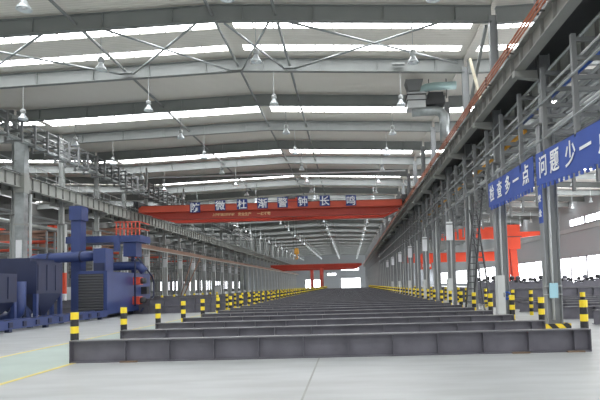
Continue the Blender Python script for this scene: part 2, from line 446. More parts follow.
# longitudinal ties between the rafters
for x, nm in ((-12.6, 'the one on the machine side'), (-6.15, 'middle'), (-3.15, 'the one on the banner side')):
    o = MB().tube([(x, 12, 0), (x, YEND - 1, 0)], .075, 6).build('roof_tie', M['rafter'], loc=(0, 0, roof_z(x) - .55))
    tag(o, 'long grey tie running under the roof, %s of three' % nm, 'roof tie', 'long roof ties')
# X bracing in the first bay in view
ZB = 14.15
y1, y2 = Y0 + 6.2, Y0 + 11.8
for (xa, xb, d) in ((-14.0, -21.3, 'from the first roof beam towards the machine side'), (-20.9, -12.9, 'back from the machine side to the second roof beam'),
                    (-7.0, -12.2, 'falling from the ridge towards the machine side'), (-11.6, -6.5, 'rising to the ridge, crossing another'),
                    (-5.6, -3.4, 'just beyond the ridge gap'), (-3.5, -5.9, 'crossing the short one beyond the ridge gap'),
                    (-2.7, 6.5, 'long one reaching towards the banner side'), (5.6, -2.9, 'long one coming back from the banner side')):
    o = MB().tube([(xa, y1, ZB), (xb, y2, ZB - .02)], .055, 8).build('roof_brace', M['rod'], None, True)
    tag(o, 'diagonal galvanised roof brace, ' + d, 'brace', 'diagonal roof braces')
for i, x in enumerate((-12.6, -6.15, -3.15, 3.1)):
    o = MB().box(x - .35, x + .35, y2 - .25, y2 - .02, ZB - .05, ZB + .05).build('gusset_plate', M['rafter'])
    tag(o, 'small gusset where roof braces meet, %s from the left' % nth(i + 1), 'gusset', 'roof brace gussets')
# sloping braces at the banner-side column line
o = MB().bar((6.75, 25.0, 13.7), (6.75, 30.4, 10.2), .14, .14).build('column_brace', M['rafter']); tag(o, 'dark sloping brace between the first two upper columns on the right', 'brace')
o = MB().bar((6.55, 27.6, 13.2), (6.55, 25.4, 9.9), .12, .12).build('column_brace', M['beige']); tag(o, 'pale beige sloping brace beside the copper conductor bars', 'brace')
# white line hung across the hall beyond the third skylight
o = MB().tube([(XL + .3, 60.35, 14.28), (XR - .3, 60.35, 14.28)], .09, 8).build('white_pipe', M['white']); tag(o, 'thin white pipe crossing the hall under the roof', 'pipe')

# ------------------------------------------------------------------ crane runways
ZBT, ZTP = 8.70, 9.62
def runway(xc, sgn, k0, name, labf, group, detail, ZBT=8.72, gm='girder'):
    """girder pieces of one bay each; sgn points to the hall side"""
    full = far = None
    for j, k in enumerate(range(k0, NBAY - 1)):
        yy = Y0 + 6 * k; lab = labf(j)
        near = j < detail
        W = MB().box(-.012, .012, .01, 5.99, ZBT + .03, ZTP - .03)
        T = MB().box(-.2, .2, .01, 5.99, ZTP - .03, ZTP)
        B = MB().box(-.18, .18, .01, 5.99, ZBT, ZBT + .03)
        if near:
            if full is None:
                full = thing(name, lab, 'crane girder', (xc, yy, 0), group)
                W.build('web', M[gm], full); T.build('top_flange', M[gm], full); B.build('bottom_flange', M[gm], full)
                for q in range(6):
                    MB().box(-.13, .13, .5 + q - .012, .5 + q + .012, ZBT + .03, ZTP - .03).build('stiffener', M['stiff'], full)
                MB().box(-.05, .05, 0, 6.0, ZTP, ZTP + .12).build('rail', M['dark'], full)
            else: dup(full, (xc, yy, 0), lab)
        else:
            if far is None:
                for src in (T, B): W.v, o_ = W.v, len(W.v); W.f += [tuple(i + o_ for i in q) for q in src.f]; W.v = W.v + src.v; W.mi += src.mi
                for q in range(6): W.box(-.13, .13, .5 + q - .012, .5 + q + .012, ZBT + .03, ZTP - .03, 1)
                W.box(-.05, .05, 0, 6.0, ZTP, ZTP + .12, 1)
                far = tag(W.build(name, [M[gm], M['stiff']], loc=(xc, yy, 0)), lab, 'crane girder', group)
            else: dup1(far, (xc, yy, 0), lab)
runway(6.1, -1, -1, 'crane_runway_girder', lambda j: 'grey ribbed runway girder along the banner-side columns, %s span from the camera' % nth(j + 1), 'banner-side runway girder spans', 9, 8.95, 'girderdull')
runway(-22.1, 1, 1, 'crane_runway_girder', lambda j: 'grey ribbed runway girder along the machine-side columns, %s span from the camera' % nth(j + 1), 'machine-side runway girder spans', 10)
runway(7.75, 1, -1, 'bay_runway_girder', lambda j: 'grey runway girder on the far side of the banner-side columns, %s span' % nth(j + 1), 'runway girder spans of the window bay', 0)
runway(-23.75, 1, 1, 'bay_runway_girder', lambda j: 'grey runway girder behind the machine-side columns, %s span' % nth(j + 1), 'runway girder spans of the bay behind the machine', 0)
# maintenance walkways on top
o = MB().box(6.32, 7.55, 4, YEND - 2, 9.50, 9.56).build('maintenance_walkway', M['dark']); tag(o, 'dark walkway plate between the banner-side runway girders', 'walkway')
o = MB().box(-23.5, -22.32, 24, YEND - 2, 9.50, 9.56).build('maintenance_walkway', M['dark']); tag(o, 'dark walkway plate between the machine-side runway girders', 'walkway')
# copper conductor bars on insulators at the banner-side girder
for i in range(3):
    z = 9.53 + .14 * i
    o = MB().tube([(5.72, 4, 0), (5.72, YEND - 2, 0)], .035, 6).build('conductor_bar', M['copper'], loc=(0, 0, z))
    tag(o, 'long copper conductor bar on the banner-side girder, %s of three' % ('lowest', 'middle', 'topmost')[i], 'conductor bar', 'copper bars on the banner-side girder')
for k in range(26):
    yy = 6.6 + 3 * k
    o = MB().bar((5.74, 0, 9.46), (5.74, 0, 9.92), .06, .05).bar((5.74, 0, 9.60), (5.95, 0, 9.60), .05, .05).build('conductor_hanger', M['dark'], loc=(0, yy, 0))
    tag(o, 'small dark hanger holding the copper bars, %s from the camera' % nth(k + 1), 'hanger', 'hangers of the copper bars')
# brown rail along the machine-side columns for the low cranes
t = thing('low_crane_rail', 'brown rail beam along the machine-side columns below the runway', 'rail', (0, 0, 0))
MB().box(-22.25, -21.95, 50, YEND - 3, 6.35, 6.5).box(-22.15, -22.05, 50, YEND - 3, 6.1, 6.35).build('rail_beam', M['brown'], t)
MB().box(-22.22, -21.98, 50, YEND - 3, 6.0, 6.1).build('bottom_flange', M['girder'], t)
# railings on the machine-side girder
rl = None
for k in range(2, 12):
    yy = Y0 + 6 * k
    lab = 'pale guard railing on the machine-side walkway, %s length from the camera' % nth(k - 1)
    if rl is None:
        rl = thing('guard_railing', lab, 'railing', (-22.4, yy, 9.56), 'railings on the machine-side walkway')
        for q in range(5): MB().tube([(0, .3 + 1.3 * q, 0), (0, .3 + 1.3 * q, 1.05)], .025, 6).build('post', M['pipe'], rl)
        MB().tube([(0, .1, 1.05), (0, 5.8, 1.05)], .03, 6).build('top_rail', M['pipe'], rl)
        MB().tube([(0, .1, .55), (0, 5.8, .55)], .025, 6).build('middle_rail', M['pipe'], rl)
    else: dup(rl, (-22.4, yy, 9.56), lab)

# ------------------------------------------------------------------ bell lamps
def make_lamp(label, group, detail):
    prof_shade = [(.07, .36), (.10, .33), (.14, .22), (.24, .08), (.27, 0.0), (.25, 0.0), (.22, .09), (.12, .21)]
    prof_cap = [(.0, .62), (.09, .62), (.14, .56), (.15, .42), (.10, .36), (.0, .36)]
    if detail:
        t = thing('pendant_lamp', label, 'lamp', (0, 0, 0), group)
        MB().lathe(prof_shade, 18).build('lamp_shade', M['shade'], t, True)
        MB().lathe(prof_cap, 14).build('ballast_cap', M['pipe'], t, True)
        MB().lathe([(0, .02), (.07, .04), (.1, .1), (.07, .2), (0, .24)], 10).build('bulb', M['white'], t, True)
        MB().tube([(0, 0, .6), (0, 0, 1.95)], .018, 6).build('hanging_rod', M['pipe'], t)
        return t
    mb = MB().lathe(prof_shade, 10); mb.lathe(prof_cap, 8); mb.tube([(0, 0, .6), (0, 0, 1.95)], .025, 4)
    return tag(mb.build('pendant_lamp', M['shade'], None, True), label, 'lamp', group)
def lamps(xs, kmin, kmax, ndet, word, group, ends):
    A = B = None
    for k in range(kmin, kmax):
        for i, x in enumerate(xs):
            pos = ['closest to the %s' % ends[0], 'second from the %s' % ends[0], 'third from the %s' % ends[0], 'closest to the %s' % ends[1]][i]
            lab = 'pendant lamp %s under the %s %s' % (pos, nth(k) if k > 0 else 'unseen near', word)
            loc = (x, Y0 + 6 * k, roof_z(x) - .13 - .76 - 1.95 - (.0 if k else .22))
            if k < ndet:
                if A is None: A = make_lamp(lab, group, True); A.location = loc
                else: dup(A, loc, lab)
            else:
                if B is None: B = make_lamp(lab, group, False); B.location = loc
                else: dup1(B, loc, lab)
lamps((-18.77, -11.4, -4.1, 3.21), 0, NBAY - 1, 8, 'hall beam', 'pendant lamps of the hall', ('machine side', 'banner side'))
lamps((10.6, 17.9, 25.3, 32.6), 1, 17, 6, 'side bay beam', 'pendant lamps of the window bay', ('columns', 'window wall'))

# ------------------------------------------------------------------ floor beams and bollards
def make_beam(label, group, detail, L=12.17, n=11, p0=1.3, dp=1.05):
    H, W = .52, .3
    W_ = MB().box(0, L, -.008, .008, .025, H - .025)
    T = MB().box(0, L, -W / 2, W / 2, H - .025, H); B = MB().box(0, L, -W / 2, W / 2, 0, .025)
    if detail:
        t = thing('steel_beam', label, 'steel beam', (0, 0, 0), group)
        W_.build('web', M['beam'], t); T.build('top_flange', M['beamtop'], t); B.build('bottom_flange', M['beam'], t)
        for s in (0, L): MB().box(min(s, abs(s - .02)), max(s, abs(s - .02)) , -W / 2, W / 2, .025, H - .025).build('end_plate', M['beam'], t)
        for q in range(n):
            MB().box(p0 + dp * q - .008, p0 + dp * q + .008, -W / 2 + .01, W / 2 - .01, .025, H - .025).build('stiffener', M['beam'], t)
        return t
    mb = MB().box(0, L, -.008, .008, .025, H - .025); mb.box(0, L, -W / 2, W / 2, H - .025, H, 1); mb.box(0, L, -W / 2, W / 2, 0, .025)
    for q in range(n): mb.box(p0 + dp * q - .01, p0 + dp * q + .01, -W / 2 + .01, W / 2 - .01, .025, H - .025)
    return tag(mb.build('steel_beam', [M['beam'], M['beamtop']]), label, 'steel beam', group)
def make_bollard(label, group):
    mb = MB(); h = 1.17; n = 7
    for i in range(n):
        z0, z1 = h * i / n, h * (i + 1) / n
        ring = lambda z: [(.094 * math.cos(a), .094 * math.sin(a), z) for a in [q * math.pi / 5 for q in range(10)]]
        mb.hexa(ring(z0), ring(z1), 0 if i % 2 == 0 else 1)
    return tag(mb.build('striped_bollard', [M['yellow'], M['black']]), label, 'bollard', group)

BY, BS, NB = 12.81, 2.86, 52
full = far = bo = None
for k in range(NB):
    x = -6.63 + (random.uniform(-.05, .05) if k else 0); yy = BY + BS * k
    lab = 'dark steel beam on the floor, %s from the camera in the central row' % nth(k + 1)
    if k == 0: lab = 'dark steel beam lying nearest the camera across the floor'
    if k < 14:
        if full is None: full = make_beam(lab, 'dark beams laid across the central floor', True); full.location = (x, yy, 0)
        else: dup(full, (x, yy, 0), lab)
    else:
        if far is None: far = make_beam(lab, 'dark beams laid across the central floor', False); far.location = (x, yy, 0)
        else: dup1(far, (x, yy, 0), lab)
    for xx, sd in ((-6.71, 'left'), (5.57, 'right')):
        lb = 'striped bollard behind the %s end of the %s central beam' % ('lane' if sd == 'left' else 'column', nth(k + 1))
        if bo is None: bo = make_bollard(lb, 'bollards at the beam ends'); bo.location = (xx, yy + .26, 0)
        else: dup1(bo, (xx, yy + .26, 0), lb, 'bollards at the %s ends' % ('lane' if sd == 'left' else 'column'))
bo['group'] = 'bollards at the lane ends'
# left lot beyond the lane, right bay lot
for x, ya, n, word, bx, bword in ((-21.4, 36.9, 44, 'across the green lane', -9.15, 'right'), (8.85, 19.95, 38, 'in the window bay', 8.6, 'left')):
    for k in range(n):
        yy = ya + BS * k
        lab = 'dark steel beam %s, %s from the camera' % (word, nth(k + 1))
        dup1(far, (x, yy, 0), lab, 'dark beams ' + word)
        if k < 30: dup1(bo, (bx, yy + .27, 0), 'striped bollard at the end of the %s beam %s' % (nth(k + 1), word), 'bollards at the beams ' + word)
for k in range(7):
    dup1(bo, (-14.4, 41.2 + BS * k, 0), 'yellow and black bollard standing between the lane-side beams, %s from the blue machine' % nth(k + 1), 'bollards between the lane-side beams')
# second layer stacked on the far lot near the machine and on the right lot
for k in range(5):
    dup1(far, (-21.35, 36.9 + BS * k, .52), 'dark steel beam stacked on top of the %s lane-side beam' % nth(k + 1), 'beams stacked on the lane-side beams')
for k in range(6, 13):
    dup1(far, (8.9, 19.95 + BS * k, .52), 'dark steel beam stacked on top of the %s beam in the window bay' % nth(k + 1), 'beams stacked in the window bay')
# small dark offcuts standing on the stacked window-bay beams
for k in range(48):
    x = 9.6 + k * .245 + random.uniform(-.07, .07); h = random.uniform(.5, 1.0)
    t = thing('steel_fitting', 'small dark upright steel fitting on the stacked window-bay beams, %s from the left' % nth(k + 1), 'steel fitting',
              (x, 19.95 + BS * 8, 1.04), 'dark fittings on the stacked beams')
    w = random.uniform(.10, .15)
    MB().hexa([(-w * 2, -.1, 0), (w * 2, -.1, 0), (w * 2, .1, 0), (-w * 2, .1, 0)], [(-w, -.06, h * .65), (w, -.06, h * .65), (w, .06, h * .65), (-w, .06, h * .65)]).build('stand', M['beam'], t)
    MB().lathe([(0, h * .65), (w * 1.3, h * .68), (w * 1.5, h * .82), (w * 1.1, h * .97), (0, h)], 8).build('knob', M['black' if k % 3 else 'beam'], t)
# timber pads under the nearest beam
for x, wd in ((-5.2, 'left'), (3.9, 'right of centre'), (5.15, 'right')):
    tag(MB().box(x - .2, x + .2, BY - .24, BY - .155, 0, .035).build('timber_pad', M['wood']), 'thin timber pad against the nearest beam, %s' % wd, 'pad')

# ------------------------------------------------------------------ overhead crane with slogan
t = thing('overhead_crane', 'red overhead travelling crane carrying white slogan characters', 'crane', (0, 54.0, 0))
XA, XB = -21.0, 5.35
def box_girder(yc, name):
    g = MB()
    prof = [(XA, 9.36), (XA + 2.6, 8.66), (XB - 1.6, 8.66), (XB, 9.36), (XB, 9.9), (XA, 9.9)]
    g.prism(prof, 'y', yc - .35, yc + .35)
    return g.build(name, M['red'], t)
box_girder(.5, 'main_girder'); box_girder(3.6, 'main_girder')
MB().box(XA - .1, XB + .1, -.28, .12, 9.38, 10.03).build('walkway_fascia', M['redlight'], t)
MB().box(XA, XB, -.3, .15, 10.03, 10.07).box(XA, XB, 3.3, 4.6, 9.95, 10.0).build('walkway_plate', M['dark'], t)
for x in (XA - .35, XB + .05):
    e = MB().box(x, x + .5, -1.0, 5.2, 9.9, 10.4).build('end_truck', M['dark'], t)
    for yy in (-.6, .2, 4.0, 4.8):
        MB().tube([(x + .15, yy, 9.94), (x + .35, yy, 9.94)], .2, 12).build('wheel', M['dark'], e)
for q in range(19):
    x = XA + .5 + q * (XB - XA - 1) / 18
    MB().tube([(x, 4.5, 10.0), (x, 4.5, 11.0)], .03, 5).build('railing_post', M['rack'], t)
MB().tube([(XA + .3, 4.5, 11.0), (XB - .3, 4.5, 11.0)], .035, 5).tube([(XA + .3, 4.5, 10.5), (XB - .3, 4.5, 10.5)], .03, 5).build('handrail', M['rack'], t)
# characters on blue boards
for ch, x, z in zip('防微杜渐警钟长鸣', (-15.35, -12.81, -10.6, -8.54, -6.52, -4.5, -2.28, .34), (9.74, 9.88, 9.94, 9.98, 10.02, 10.06, 10.06, 10.02)):
    b = MB().box(x - .52, x + .52, -.36, -.30, z - .52, z + .52).build('character_board', M['signblue'], t)
    text_mesh('character', ch, .98, M['white'], b, .012, (x, -.37, z), RX)
for s, x, w, sz in (('上海起重运输机械', -12.6, 1, .28), ('安全生产', -10.45, 1, .34), ('一丝不苟', -8.5, 1, .34)):
    text_mesh('girder_lettering', s, sz, M['cream'], t, .006, (x, .14, 9.02), RX)
tr = thing('crane_trolley', 'red and grey hoist trolley riding on the overhead crane', 'trolley', (-5.6, 56.1, 10.0))
MB().box(-1.2, 1.2, -1.7, 1.7, .1, .45).build('trolley_frame', M['red'], tr)
MB().tube([(-.8, -.6, .65), (.8, -.6, .65)], .3, 14).build('rope_drum', M['dark'], tr, True)
MB().box(-.9, -.2, .5, 1.3, .45, .8).build('gearbox', M['red'], tr)
MB().box(.3, 1.0, -1.6, -1.0, .3, .6).build('control_box', M['redlight'], tr)
for q in (-.15, .15):
    MB().tube([(q, 0, .4), (q, 0, -4.55)], .02, 5).build('hoist_rope', M['dark'], tr)
hk = thing('hook_block', 'yellow hook block hanging from the overhead crane', 'hook', (-5.45, 56.1, 4.55)); hk.scale = (.7, .7, .7)
MB().prism([(-.3, .5), (-.34, .9), (-.25, 1.4), (.25, 1.4), (.34, .9), (.3, .5)], 'y', -.2, .2).build('sheave_housing', M['pipeyel'], hk)
MB().tube([(0, 0, .5), (0, 0, .25), (.16, 0, .1), (.16, 0, -.1), (0, 0, -.22), (-.16, 0, -.12), (-.18, 0, .0)], [.1, .09, .09, .09, .09, .07, .03], 8).build('hook', M['pipeyel'], hk, True)

# ------------------------------------------------------------------ semi-gantry cranes far down the hall
def semi_gantry(y, xl, xr, xleg, z, label, leglabel=None, legz=0.0, mt='red', sgn=1):
    t = thing('gantry_crane', label, 'crane', (0, y, 0), None)
    MB().prism([(xl, z + .5), (xl + 1.5 , z), (xr - 1.5, z), (xr, z + .5), (xr, z + 1.0), (xl, z + 1.0)], 'y', -.5, .5).build('bridge_girder', M[mt], t)
    MB().box(xl, xr, -1.1, -.9, z + 1.0, z + 1.08).build('walkway', M['redlight'], t)
    for s in (-1, 1):
        MB().hexa([(xleg - .3, s * 2.6 - .3, .5), (xleg + .3, s * 2.6 - .3, .5), (xleg + .3, s * 2.6 + .3, .5), (xleg - .3, s * 2.6 + .3, .5)],
                  [(xleg - .45, s * .7 - .4, z), (xleg + .45, s * .7 - .4, z), (xleg + .45, s * .7 + .4, z), (xleg - .45, s * .7 + .4, z)]).build('leg', M[mt], t)
    MB().box(xleg - .3, xleg + .3, -3.4, 3.4, .3, .75).build('sill_beam', M['dark'], t)
    for yy in (-2.9, 2.9): MB().tube([(xleg - .15, yy, .22), (xleg + .15, yy, .22)], .22, 12).build('wheel', M['dark'], t)
    return t
semi_gantry(140, -20.4, 3.2, -7.2, 5.9, 'red gantry crane across the far end of the hall, nearer of two')
semi_gantry(166, -21.9, 3.0, -11.5, 6.1, 'red gantry crane across the far end of the hall, farther of two')
# orange gantry in the window bay with its tower leg
t = thing('gantry_crane', 'orange gantry crane with a tall forked leg in the window bay', 'crane', (0, 88, 0))
MB().box(8.3, 26.6, -.6, .6, 8.35, 10.2).build('bridge_girder', M['orange'], t)
MB().prism([(26.6, 8.3), (26.6, 9.4), (33.0, 9.4), (33.0, 9.0)], 'y', -.5, .5).build('cantilever', M['orange'], t)
h = MB().box(24.7, 27.5, -1.2, 1.2, 6.6, 10.5).build('leg_head', M['orange'], t)
MB().box(24.5, 27.7, -1.3, 1.3, 8.5, 8.62).build('platform', M['dark'], h)
for s in (-1, 1):
    MB().hexa([(26.2 + s * .75 - .55, -.6, .6), (26.2 + s * .75 + .45, -.6, .6), (26.2 + s * .75 + .45, .6, .6), (26.2 + s * .75 - .55, .6, .6)],
              [(25.9 + s * .6 - .55, -.7, 6.6), (25.9 + s * .6 + .5, -.7, 6.6), (25.9 + s * .6 + .5, .7, 6.6), (25.9 + s * .6 - .55, .7, 6.6)]).build('leg', M['orange'], t)
MB().box(24.6, 28.2, -1.2, 1.2, .25, .9).build('sill_beam', M['dark'], t)
for x in (25.2, 27.6): MB().tube([(x, -1.1, .2), (x, 1.1, .2)], .2, 12).build('wheel', M['dark'], t)
MB().box(9.0, 24.5, -1.0, -.7, 10.2, 10.28).build('walkway', M['redlight'], t)
t = thing('overhead_crane', 'orange-red overhead crane far down the window bay', 'crane', (0, 122, 0))
MB().prism([(8.2, 7.1), (9.6, 6.0), (33.5, 6.0), (35, 7.1), (35, 8.0), (8.2, 8.0)], 'y', -.5, .5).build('bridge_girder', M['orange'], t)
MB().box(8.2, 35, -.9, -.6, 8.0, 8.1).build('walkway', M['redlight'], t)
MB().box(16.2, 18.4, -.9, .9, 4.5, 6.0).build('operator_cab', M['orange'], t)
MB().box(16.4, 18.2, -.95, -.9, 5.0, 5.7).build('cab_window', M['white'], t)
# left bay cranes
t = thing('bay_crane', 'dull overhead crane with orange hoist in the bay behind the machine', 'crane', (0, 62, 0))
z = 7.9
MB().prism([(-45, z + .5), (-43, z + .2), (-26, z + .2), (-24.2, z + .5), (-24.2, z + .9), (-45, z + .9)], 'y', -.5, .5).build('bridge_girder', M['brown'], t)
for q in range(10): MB().bar((-44 + 2.1 * q, -.45, z + .9), (-44 + 2.1 * q, -.45, z + 1.8), .05, .05).build('railing_post', M['rack'], t)
MB().bar((-44.5, -.45, z + 1.8), (-24.7, -.45, z + 1.8), .06, .06).build('handrail', M['rack'], t)
MB().box(-34.6, -33.8, -.8, .8, z + .9, z + 1.4).build('hoist', M['orange'], t)
MB().box(-41.2, -40.5, -.8, .8, z + .9, z + 1.3).build('drive_box', M['orange'], t)

# ------------------------------------------------------------------ pipe rack right, pipe rack left
def rack(name, xs, z0, z1, bars, ys, labf, group):
    A = None
    for j, yy in enumerate(ys):
        lab = labf(j)
        if A is None:
            A = thing(name, lab, 'pipe rack', (0, yy, 0), group)
            for x in xs: MB().box(x - .07, x + .07, -.07, .07, z0, z1).build('post', M['rack'], A)
            for z in bars: MB().box(xs[0], xs[-1], -.05, .05, z - .06, z + .06).build('crossbar', M['rack'], A)
        else: dup(A, (0, yy, 0), lab)
rack('hanging_pipe_support', (6.55, 8.4, 10.5), 5.7, 8.66, (6.5, 7.05, 7.4, 7.95, 8.5), [12.75 + 2.45 * k for k in range(42)],
     lambda j: 'grey pipe support frame beside the banner-side columns, %s from the camera' % nth(j + 1), 'pipe supports beside the banner-side columns')
def pipe(x, z, r, m, lab, y0=6, y1=120, n=8, group='long pipes of the hall'):
    tag(MB().tube([(x, y0, 0), (x, y1, 0)], r, n).build('long_pipe', M[m], None, True, loc=(0, 0, z)), lab, 'pipe', group)
R = 'running along the banner-side pipe supports'
pipe(8.55, 8.66, .09, 'pipe', 'pale grey pipe on the upper crossbars ' + R); pipe(8.8, 7.57, .10, 'pipe', 'pale grey pipe on the middle crossbars ' + R)
pipe(7.4, 8.2, .06, 'pipeblue', 'blue pipe ' + R, 10, 23.5)
pipe(7.4, 7.8, .08, 'pipeyel', 'amber yellow pipe ' + R, 22.1, 56)
pipe(9.2, 8.7, .13, 'silver', 'broad silver pipe on the upper crossbars ' + R); pipe(9.4, 7.6, .13, 'silver', 'broad silver pipe on the middle crossbars ' + R)
pipe(8.1, 7.22, .08, 'pipe', 'pale grey pipe on the lower crossbars ' + R); pipe(9.6, 7.2, .09, 'rack', 'dark grey pipe on the lowest crossbars ' + R)
pipe(8.6, 7.17, .05, 'pipe', 'thin pale pipe on the lowest crossbars ' + R); pipe(7.55, 7.52, .05, 'pipe', 'thin pale pipe close behind the banner-side columns')
pipe(7.3, 7.13, .04, 'pipe', 'thin pale conduit low behind the banner-side columns'); pipe(6.75, 8.59, .04, 'rod', 'thin galvanised conduit under the banner-side runway girder')
pipe(7.9, 8.62, .06, 'pipe', 'thin pale pipe on the top crossbars ' + R); pipe(8.2, 7.52, .06, 'rack', 'thin dark pipe on the middle crossbars ' + R)
pipe(6.5, 6.3, .03, 'rod', 'thin galvanised wire low along the banner-side pipe supports'); pipe(6.45, 7.45, .035, 'rod', 'thin galvanised conduit on the front of the pipe supports')
for n_, (x, z, r, m) in enumerate(((8.2, 8.1, .09, 'pipe'), (8.75, 8.09, .08, 'rack'), (9.25, 8.11, .10, 'silver'), (9.8, 8.10, .09, 'pipe'), (10.2, 8.12, .11, 'rack'),
                            (10.15, 7.57, .11, 'pipe'), (10.1, 7.2, .09, 'silver'), (6.75, 8.05, .04, 'pipe'), (7.05, 8.06, .05, 'rack'), (7.7, 8.07, .06, 'pipe'), (10.2, 8.66, .10, 'pipe'),
                            (6.8, 6.62, .06, 'pipe'), (7.9, 6.64, .08, 'rack'), (9.0, 6.65, .09, 'pipe'), (9.7, 6.63, .07, 'silver'))):
    pipe(x, z, r, m, 'plain pipe in the bundle running along the banner-side pipe supports', group='plain pipes in the support bundle')
o = MB().box(8.9, 9.75, 8, 120, 8.86, 8.89).box(8.9, 8.93, 8, 120, 8.89, 9.0).box(9.72, 9.75, 8, 120, 8.89, 9.0).build('cable_tray', M['rack']); tag(o, 'grey cable tray on top of the banner-side pipe supports', 'cable tray')
rack('hanging_pipe_frame', (-22.45, -21.35), 11.55, 13.15, (11.65, 12.3, 13.05), [27.2 + 1.5 * k for k in range(2, 50)],
     lambda j: 'grey square pipe frame above the machine-side columns, %s from the camera' % nth(j + 1), 'pipe frames above the machine-side columns')
L = 'running along the machine-side pipe frames'
pipe(-21.45, 13.12, .05, 'pipe', 'thin pale rail on the inner top corner ' + L, 26); pipe(-22.4, 13.12, .05, 'pipe', 'thin pale rail on the outer top corner ' + L, 26)
pipe(-21.4, 11.75, .05, 'pipe', 'thin pale rail on the inner bottom corner ' + L, 26); pipe(-21.9, 11.85, .13, 'silver', 'broad silver pipe on the bottom bars ' + L, 26)
pipe(-22.2, 12.45, .09, 'pipe', 'pale grey pipe on the middle bars ' + L, 26); pipe(-21.7, 12.42, .06, 'rack', 'dark grey pipe on the middle bars ' + L, 26)
for n_, (x, z, r, m) in enumerate(((-24.6, 7.6, .10, 'rack'), (-25.0, 6.9, .12, 'girder'), (-25.4, 6.1, .09, 'brown'), (-25.8, 5.3, .12, 'rack'), (-26.2, 7.2, .14, 'silver'), (-26.6, 4.6, .10, 'rack'))):
    pipe(x, z, r, m, 'pipe on the wall side of the machine-side columns, %s counted outward' % nth(n_ + 1), 30, 130)
rack('pipe_trestle', (-24.4, -26.9), 0, 8.2, (4.48, 5.16, 6.0, 6.76, 7.48), [33 + 6 * k for k in range(14)],
     lambda j: 'dark grey pipe trestle behind the machine-side columns, %s from the camera' % nth(j + 1), 'pipe trestles behind the machine-side columns')
# bent pipe loops on the left, near the third column
for i, (ya, lab) in enumerate(((50.5, 'pale bent pipe loop over the machine-side runway, nearer one'), (62, 'pale bent pipe loop over the machine-side runway, farther one'))):
    o = MB().tube([(-22.6, ya, 10.9), (-19.6, ya, 10.9), (-19.2, ya, 11.0), (-19.05, ya, 11.3), (-19.05, ya, 13.2)], .09, 8).build('bent_pipe', M['pipe'], None, True); tag(o, lab, 'pipe')

# ------------------------------------------------------------------ ventilation duct, upper right
t = thing('ventilation_duct', 'pale teal and silver ventilation duct hung under the roof by the banner-side columns', 'duct', (0, 33.5, 0))
MB().tube([(7.0, 0, 14.0), (5.6, 0, 13.98), (5.1, 0, 13.9), (4.75, 0, 13.7), (4.55, 0, 13.4)], .25, 14).build('upper_duct', M['duct'], t, True)
MB().box(3.9, 5.0, -.5, .5, 12.5, 13.5).build('plenum_box', M['cabinet'], t)
MB().box(3.85, 5.05, -.55, .55, 13.3, 13.36).box(3.85, 5.05, -.55, .55, 12.95, 13.0).build('box_flange', M['dark'], t)
MB().hexa([(5.0, -.5, 12.7), (6.2, -.5, 12.7), (6.2, .5, 12.7), (5.0, .5, 12.7)], [(5.2, -.5, 13.45), (6.1, -.5, 13.45), (6.1, .5, 13.45), (5.2, .5, 13.45)]).build('fan_unit', M['dark'], t)
MB().tube([(4.2, -.1, 12.35), (5.6, -.1, 12.4), (5.95, -.1, 12.3), (6.15, -.1, 12.05), (6.18, -.1, 11.7), (6.18, -.1, 10.4)], .3, 14).build('lower_duct', M['silver'], t, True)
for x in (4.2, 5.3, 6.4): MB().bar((x, 0, 13.2), (x, 0, 14.45), .05, .05).build('hanger', M['dark'], t)
MB().hexa([(4.0, -.4, 13.6), (4.7, -.4, 13.6), (4.7, .4, 13.6), (4.0, .4, 13.6)], [(3.8, -.5, 14.3), (4.9, -.5, 14.3), (4.9, .5, 14.3), (3.8, .5, 14.3)]).build('hood', M['rack'], t)

# ------------------------------------------------------------------ slogan banners at the right
def banner(y_far, y_near, zf, zn, chars, ys, label, h=1.08):
    t = thing('slogan_banner', label, 'banner', (6.48, 0, 0))
    sl = (zn - zf) / (y_near - y_far)
    zb = lambda yy: zf + sl * (yy - y_far)
    N = 16; vs = []
    for xx in (0, .03):
        for top in (0, 1):
            for i in range(N + 1):
                yy = y_far + (y_near - y_far) * i / N
                vs.append((xx, yy, zb(yy) + top * h - .03 * math.sin(math.pi * i / N)))
    n = N + 1; fs = []
    for i in range(N):
        fs += [(i, i + 1, n + i + 1, n + i), (2 * n + i, 3 * n + i, 3 * n + i + 1, 2 * n + i + 1), (i, 2 * n + i, 2 * n + i + 1, i + 1), (n + i, n + i + 1, 3 * n + i + 1, 3 * n + i)]
    fs += [(0, n, 3 * n, 2 * n), (N, 2 * n + N, 3 * n + N, n + N)]
    MB().add(vs, fs).build('cloth', M['banner'], t)
    tk = MB(); yy = min(y_far, y_near) + .15
    while yy < max(y_far, y_near) - .1:
        z = zb(yy) - .03; tk.box(-.01, .04, yy, yy + .13, z - .12, z + .03); yy += .36
    tk.build('hem_tabs', M['banner'], t)['kind'] = 'stuff'
    for c_, yy in zip(chars, ys):
        text_mesh('character', c_, .76, M['white'], t, .004, (-.02, yy, zb(yy) + h * .53), RNX)
    MB().tube([(.05, y_far, zb(y_far) + h), (.05, y_near, zb(y_near) + h)], .02, 5).build('hanging_wire', M['dark'], t)
banner(24.75, 18.75, 5.03, 4.90, '检查多一点', (24.1, 22.9, 21.7, 20.65, 19.5), 'blue banner with white characters hung between the second and first banner-side columns')
banner(18.45, 11.8, 4.88, 4.56, '问题少一点', (17.75, 16.75, 15.55, 14.55, 13.45), 'blue banner with white characters running from the nearest banner-side column out of view')
t = thing('column_banner', 'narrow blue vertical banner on the side of the nearest banner-side column', 'banner', (6.6, Y0 - .1, 3.6))
MB().box(-.03, .0, -.2, .12, 0, 1.25).build('cloth', M['banner'], t)
for i, c_ in enumerate('安全'): text_mesh('character', c_, .26, M['white'], t, .003, (-.035, -.03, .85 - .5 * i), RNX)

